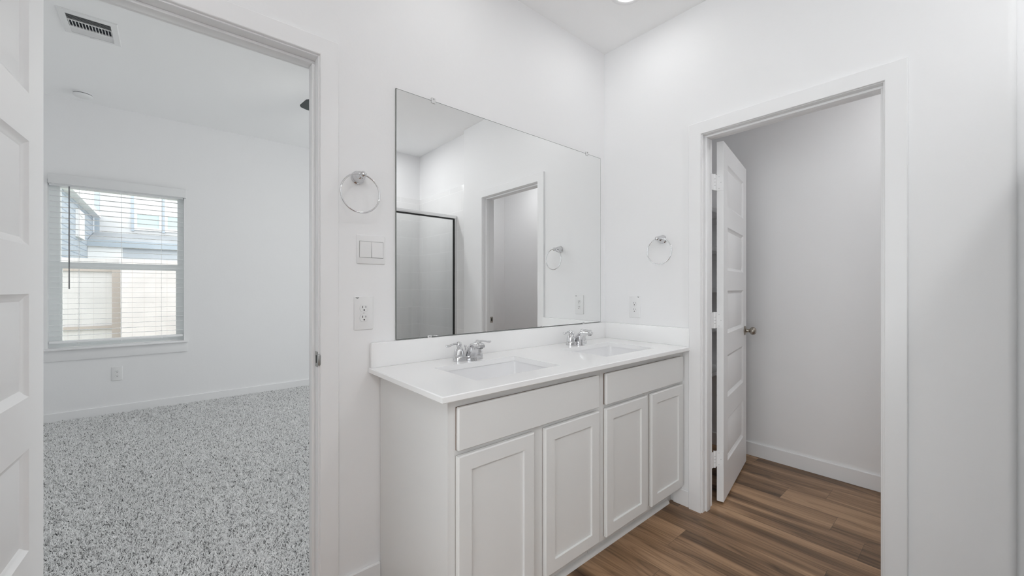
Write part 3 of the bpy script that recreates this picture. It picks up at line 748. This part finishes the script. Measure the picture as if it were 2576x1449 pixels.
# blinds
BL = thing('window_blinds', 'white horizontal slat blinds hanging open in the bedroom window', 'blinds', (-0.3615, YBED, 0.0))
B(-0.462, 0.4895, -0.062, -0.052, 2.157, 2.243, bev=0.003).build('valance', VALM, BL)
B(-0.462, -0.452, -0.052, -0.001, 2.157, 2.243).build('valance_return', VALM, BL); B(0.480, 0.4895, -0.052, -0.001, 2.157, 2.243).build('valance_return', VALM, BL)
B(-0.465, 0.468, 0.004, 0.060, 2.150, 2.195).build('headrail', BLIND, BL)
m = MB()
for i in range(28):
    z = 2.108 - i * 0.0492
    rings = []
    for x in (-0.466, 0.466):
        rings.append([(x, 0.010, z), (x, 0.022, z + 0.0007), (x, 0.035, z + 0.001), (x, 0.048, z + 0.0007), (x, 0.060, z), (x, 0.060, z - 0.0018), (x, 0.048, z - 0.0011), (x, 0.035, z - 0.0008), (x, 0.022, z - 0.0011), (x, 0.010, z - 0.0018)])
    m.loft(rings)
m.build('slats', BLIND, BL)
B(-0.466, 0.466, 0.008, 0.062, 0.712, 0.734, bev=0.003).build('bottom_rail', BLIND, BL)
for x in (-0.285, 0.0, 0.295):
    m = MB()
    m.box(x - 0.001, x + 0.001, 0.0085, 0.0098, 0.734, 2.15); m.box(x - 0.001, x + 0.001, 0.0605, 0.0618, 0.734, 2.15)
    m.build('ladder_cord', BLIND, BL)
    MB().lathe([(0, -0.008), (0.007, -0.008), (0.009, -0.003), (0.009, 0.0), (0, 0.0)], T(x, 0.02, 0.711), 12).build('cord_button', BLIND, BL)
wo = MB().tube([(-0.340, -0.008, 2.15), (-0.340, -0.010, 1.7), (-0.340, -0.008, 1.21)], 0.0048, 8).build('tilt_wand', GREYM, BL)

# carpet pile
def carpet():
    me = bpy.data.meshes.new('carpet')
    X0, X1, Y0, Y1 = -1.135, 2.2, 1.74, YBED - 0.014
    me.from_pydata([(X0, Y0, 0), (X1, Y0, 0), (X1, Y1, 0), (X0, Y1, 0)], [], [(0, 1, 2, 3)])
    o = bpy.data.objects.new('carpet', me); COL.objects.link(o); me.materials.append(CARPB)
    tag(o, 'speckled grey shaggy carpet covering the bedroom floor', 'carpet', kind='stuff')
    ng = bpy.data.node_groups.new('pile', 'GeometryNodeTree')
    ng.interface.new_socket('Geometry', in_out='INPUT', socket_type='NodeSocketGeometry'); ng.interface.new_socket('Geometry', in_out='OUTPUT', socket_type='NodeSocketGeometry')
    nd, L = ng.nodes.new, ng.links.new
    gi, go = nd('NodeGroupInput'), nd('NodeGroupOutput')
    dp = nd('GeometryNodeDistributePointsOnFaces'); dp.inputs['Density'].default_value = 42000; L(gi.outputs[0], dp.inputs['Mesh'])
    cone = nd('GeometryNodeMeshCone'); cone.inputs['Vertices'].default_value = 5; cone.inputs['Radius Top'].default_value = 0.0011; cone.inputs['Radius Bottom'].default_value = 0.0021; cone.inputs['Depth'].default_value = 0.0165
    sm = nd('GeometryNodeSetMaterial'); sm.inputs['Material'].default_value = CARPY; L(cone.outputs['Mesh'], sm.inputs['Geometry'])
    rot = nd('FunctionNodeRandomValue'); rot.data_type = 'FLOAT_VECTOR'; rot.inputs[0].default_value = (-1.15, -1.15, 0); rot.inputs[1].default_value = (1.15, 1.15, 6.28)
    sc = nd('FunctionNodeRandomValue'); sc.data_type = 'FLOAT'; sc.inputs[2].default_value = 0.7; sc.inputs[3].default_value = 1.25
    ip = nd('GeometryNodeInstanceOnPoints'); L(dp.outputs['Points'], ip.inputs['Points']); L(sm.outputs[0], ip.inputs['Instance'])
    L(rot.outputs[0], ip.inputs['Rotation']); L(sc.outputs[1], ip.inputs['Scale'])
    jn = nd('GeometryNodeJoinGeometry'); L(gi.outputs[0], jn.inputs[0]); L(ip.outputs[0], jn.inputs[0]); L(jn.outputs[0], go.inputs[0])
    md = o.modifiers.new('pile', 'NODES'); md.node_group = ng
carpet()

# ceiling register
VT = thing('air_vent', 'white rectangular air register in the bedroom ceiling', 'air vent', (-0.400, 3.848, CEIL_BED))
hx, hy = 0.137, 0.160; ix, iy = 0.102, 0.124
def frame_rings():
    mb = MB()
    def r(a, b, z): return [(-a, -b, z), (a, -b, z), (a, b, z), (-a, b, z)]
    rs = [r(hx, hy, 0.0), r(hx, hy, -0.003), r(hx - 0.004, hy - 0.004, -0.007), r(ix, iy, -0.011), r(ix, iy, 0.0)]
    rings = [mb.ring(x) for x in rs]
    for a, b in zip(rings, rings[1:]): mb.bridge(a, b)
    return mb
frame_rings().build('frame', PLAST, VT)
B(-ix, ix, -iy, iy, -0.0015, -0.0005).build('duct_opening', VENTD, VT)
m = MB()
for k in range(5):
    y = -iy + 0.008 + k * 0.0145
    m.loft([[(-ix, y, -0.0095), (-ix, y + 0.0075, -0.004), (-ix, y + 0.0085, -0.004), (-ix, y + 0.0015, -0.0095)], [(ix, y, -0.0095), (ix, y + 0.0075, -0.004), (ix, y + 0.0085, -0.004), (ix, y + 0.0015, -0.0095)]])
m.build('louvre_bank', PLAST, VT)
m = MB()
for k in range(6):
    y = 0.044 + k * 0.0135
    m.loft([[(-ix, y, -0.002), (-ix, y + 0.0095, -0.0095), (-ix, y + 0.0105, -0.0095), (-ix, y + 0.0015, -0.002)], [(ix, y, -0.002), (ix, y + 0.0095, -0.0095), (ix, y + 0.0105, -0.0095), (ix, y + 0.0015, -0.002)]])
m.build('louvre_bank', PLAST, VT)
m = MB(); m.box(-ix, ix, -0.048, -0.044, -0.010, -0.002); m.box(-ix, ix, 0.038, 0.042, -0.010, -0.002)
for k in range(14):
    x = -ix + 0.004 + k * (2 * ix - 0.008) / 13
    m.box(x - 0.0015, x + 0.0015, -0.044, 0.038, -0.0095, -0.0018)
m.build('cross_louvres', PLAST, VT)
B(-0.018, 0.002, iy + 0.008, iy + 0.016, -0.013, -0.008, bev=0.001).build('damper_tab', PLAST, VT)

# smoke detector
SD = thing('smoke_detector', 'small round white smoke detector on the bedroom ceiling', 'smoke detector', (-0.590, 5.19, CEIL_BED))
MB().lathe([(0, 0), (0.064, 0), (0.064, -0.010), (0.062, -0.012), (0.0, -0.012)], n=36).build('base', PLAST, SD)
MB().lathe([(0, -0.012), (0.060, -0.012), (0.060, -0.0165), (0, -0.0165)], n=36).build('sensing_gap', VENTD, SD)
MB().lathe([(0, -0.0165), (0.062, -0.0165), (0.062, -0.028), (0.055, -0.034), (0.030, -0.039), (0, -0.040)], n=36).build('cover', PLAST, SD)

# ceiling fan (only one blade tip shows past the doorway; its light kit is added)
FN = thing('ceiling_fan', 'dark ceiling fan whose blade tip shows past the bedroom doorway', 'ceiling fan', (1.405, 3.46, CEIL_BED))
MB().lathe([(0, 0), (0.065, 0), (0.060, -0.03), (0.02, -0.05), (0, -0.05)], n=24).build('canopy', FANM, FN)
MB().tube([(0, 0, -0.045), (0, 0, -0.28)], 0.012, 12).build('downrod', FANM, FN)
MB().lathe([(0, -0.26), (0.05, -0.265), (0.10, -0.29), (0.11, -0.33), (0.10, -0.38), (0.06, -0.41), (0, -0.41)], n=28).build('motor', FANM, FN)
for k in range(5):
    a = math.radians(194.5 + 72 * k); M = Matrix.Rotation(a, 4, 'Z') @ T(0, 0, -0.353)
    ir = B(0.06, 0.20, -0.018, 0.018, -0.006, 0.002).xf(M).build('blade_iron', FANM, FN)
    bp = [(0.17, -0.045), (0.30, -0.058), (0.62, -0.066), (0.655, -0.060), (0.668, -0.045), (0.668, 0.045), (0.655, 0.060), (0.62, 0.066), (0.30, 0.058), (0.17, 0.045)]
    MB().prism(bp, 0.0, 0.007).xf(M @ Matrix.Rotation(math.radians(10), 4, 'X') @ T(0, 0, 0.0035)).build('blade', FANB, FN)
MB().lathe([(0, -0.40), (0.05, -0.41), (0.16, -0.432), (0.162, -0.444), (0, -0.444)], n=32).build('added_light_fitter', FANM, FN)
MB().lathe([(0, -0.445), (0.150, -0.445), (0.150, -0.49), (0.135, -0.53), (0.10, -0.56), (0.05, -0.58), (0, -0.585)], n=32).build('fill_lamp_bowl', FILL_BOWL, FN)  # lit bowl and fitter added to brighten the bedroom

# ================================================================== outside
tag(B(-14, 14, 5.7, 30, -0.55, -0.40).build('yard', GRASS), 'grassy side yard outside the bedroom window', 'ground', kind='structure')
fa = thing('wood_fence', 'cedar privacy fence panel with rails showing, left of the corner post', 'fence', (-2.2, 9.3, -0.4), group='side yard fences')
B(-2.0, 1.56, 0.0, 0.02, 0.0, 2.10).build('boards', FENCE2, fa)
for z in (0.955, 1.89): B(-2.0, 1.54, -0.04, 0.0, z, z + 0.05).build('rail', CEDAR, fa)
B(1.48, 1.575, -0.09, 0.0, 0.0, 2.0).build('post', CEDAR, fa)
fb = thing('wood_fence', 'pinkish cedar privacy fence panel right of the corner post', 'fence', (1.5, 8.8, -0.4), group='side yard fences')
B(-2.09, 2.5, 0.0, 0.02, 0.0, 2.085).build('boards', FENCE, fb)
B(-2.05, 2.5, 0.02, 0.06, 1.80, 1.89).build('rail', CEDAR, fb)
# white neighbour house
H = thing('house', 'two-storey white neighbour house seen through the blinds', 'house', (1.5, 13.0, -0.4))
B(-2.80, 3.5, 0.0, 5.0, 0.0, 6.6).build('wall', SIDEW, H)
B(-2.80, -2.715, -0.03, -0.001, 2.6, 6.6).build('corner_trim', EXTB, H)
for x0, x1 in ((-0.639, -0.150), (-0.094, 0.395)):
    a, b = x0 - 1.5, x1 - 1.5
    m = MB(); z0, z1 = 2.60 + 0.4, 3.44 + 0.4
    m.box(a, a + 0.05, -0.05, -0.001, z0, z1); m.box(b - 0.05, b, -0.05, -0.001, z0, z1); m.box(a + 0.05, b - 0.05, -0.05, -0.001, z1 - 0.05, z1); m.box(a + 0.05, b - 0.05, -0.05, -0.001, z0, z0 + 0.06)
    m.box(a + 0.05, b - 0.05, -0.04, -0.001, 2.98 + 0.4, 3.03 + 0.4)
    w = m.build('window', EXTW, H)
    B(a + 0.05, b - 0.05, -0.02, -0.001, z0 + 0.06, 3.38).build('pane', EXTGL, w)
    B(a + 0.05, b - 0.05, -0.02, -0.001, 3.43, z1 - 0.05).build('shade', EXTW, w)
    B(a - 0.05, a, -0.045, -0.001, z0 - 0.03, z1 + 0.05).build('window_trim', EXTB, w)
m = MB(); m.loft([[(-2.79, -1.0, 2.60), (-2.79, -1.0, 2.64), (-2.79, 0.0, 2.90), (-2.79, 0.0, 2.83)], [(3.6, -1.0, 2.60), (3.6, -1.0, 2.64), (3.6, 0.0, 2.90), (3.6, 0.0, 2.83)]])
m.build('porch_roof', SHING, H, smooth=0)
B(-2.7993, 3.6, -1.02, -0.98, 2.50, 2.64).build('fascia', EXTB, H)
B(-2.7993, -2.28, -0.95, -0.001, 1.2, 2.50).build('porch_wall', EXTW, H)
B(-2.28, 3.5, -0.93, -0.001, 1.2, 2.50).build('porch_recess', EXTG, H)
# blue house running away on the left
G = thing('house', 'blue-grey sided house on the left seen through the blinds', 'house', (-1.30, 11.2, -0.4))
B(-4.0, 0.0, -1.8, 1.74, 0.0, 3.21).build('wall', SIDEB, G)
m = MB(); m.loft([[(0.12, -1.95, 3.20), (0.12, -1.95, 3.30), (-2.0, -1.95, 4.2), (-4.1, -1.95, 3.3), (-4.1, -1.95, 3.20)], [(0.12, 1.70, 3.20), (0.12, 1.70, 3.30), (-2.0, 1.70, 4.2), (-4.1, 1.70, 3.3), (-4.1, 1.70, 3.20)]])
m.build('roof', EXTW, G, smooth=0)
m = MB(); m.box(0.001, 0.04, -0.56, -0.44, 2.56, 3.06); m.box(0.001, 0.04, -0.02, 0.12, 2.56, 3.06); m.box(0.001, 0.04, -0.44, -0.02, 2.98, 3.06); m.box(0.001, 0.04, -0.44, -0.02, 2.56, 2.66)
w = m.build('window', EXTW, G); B(0.001, 0.015, -0.44, -0.02, 2.66, 2.98).build('pane', EXTW, w)

# daylight portals in the window openings, seen and added
for (x, y, z, sx, sz, rz) in ((-0.36, 5.585, 1.42, 0.94, 1.5, 0), (2.775, 5.585, 1.42, 0.94, 1.5, 0), (-1.49, 0.035, 1.21, 2.13, 2.18, PI / 2), (4.69, 3.575, 1.255, 3.25, 2.39, -PI / 2)):
    l = bpy.data.lights.new('daylight_portal', 'AREA'); l.shape = 'RECTANGLE'; l.size = sx; l.size_y = sz
    l.cycles.is_portal = True
    o = bpy.data.objects.new('daylight_portal', l); COL.objects.link(o); o.location = (x, y, z); o.rotation_euler = (-PI / 2, 0, rz)
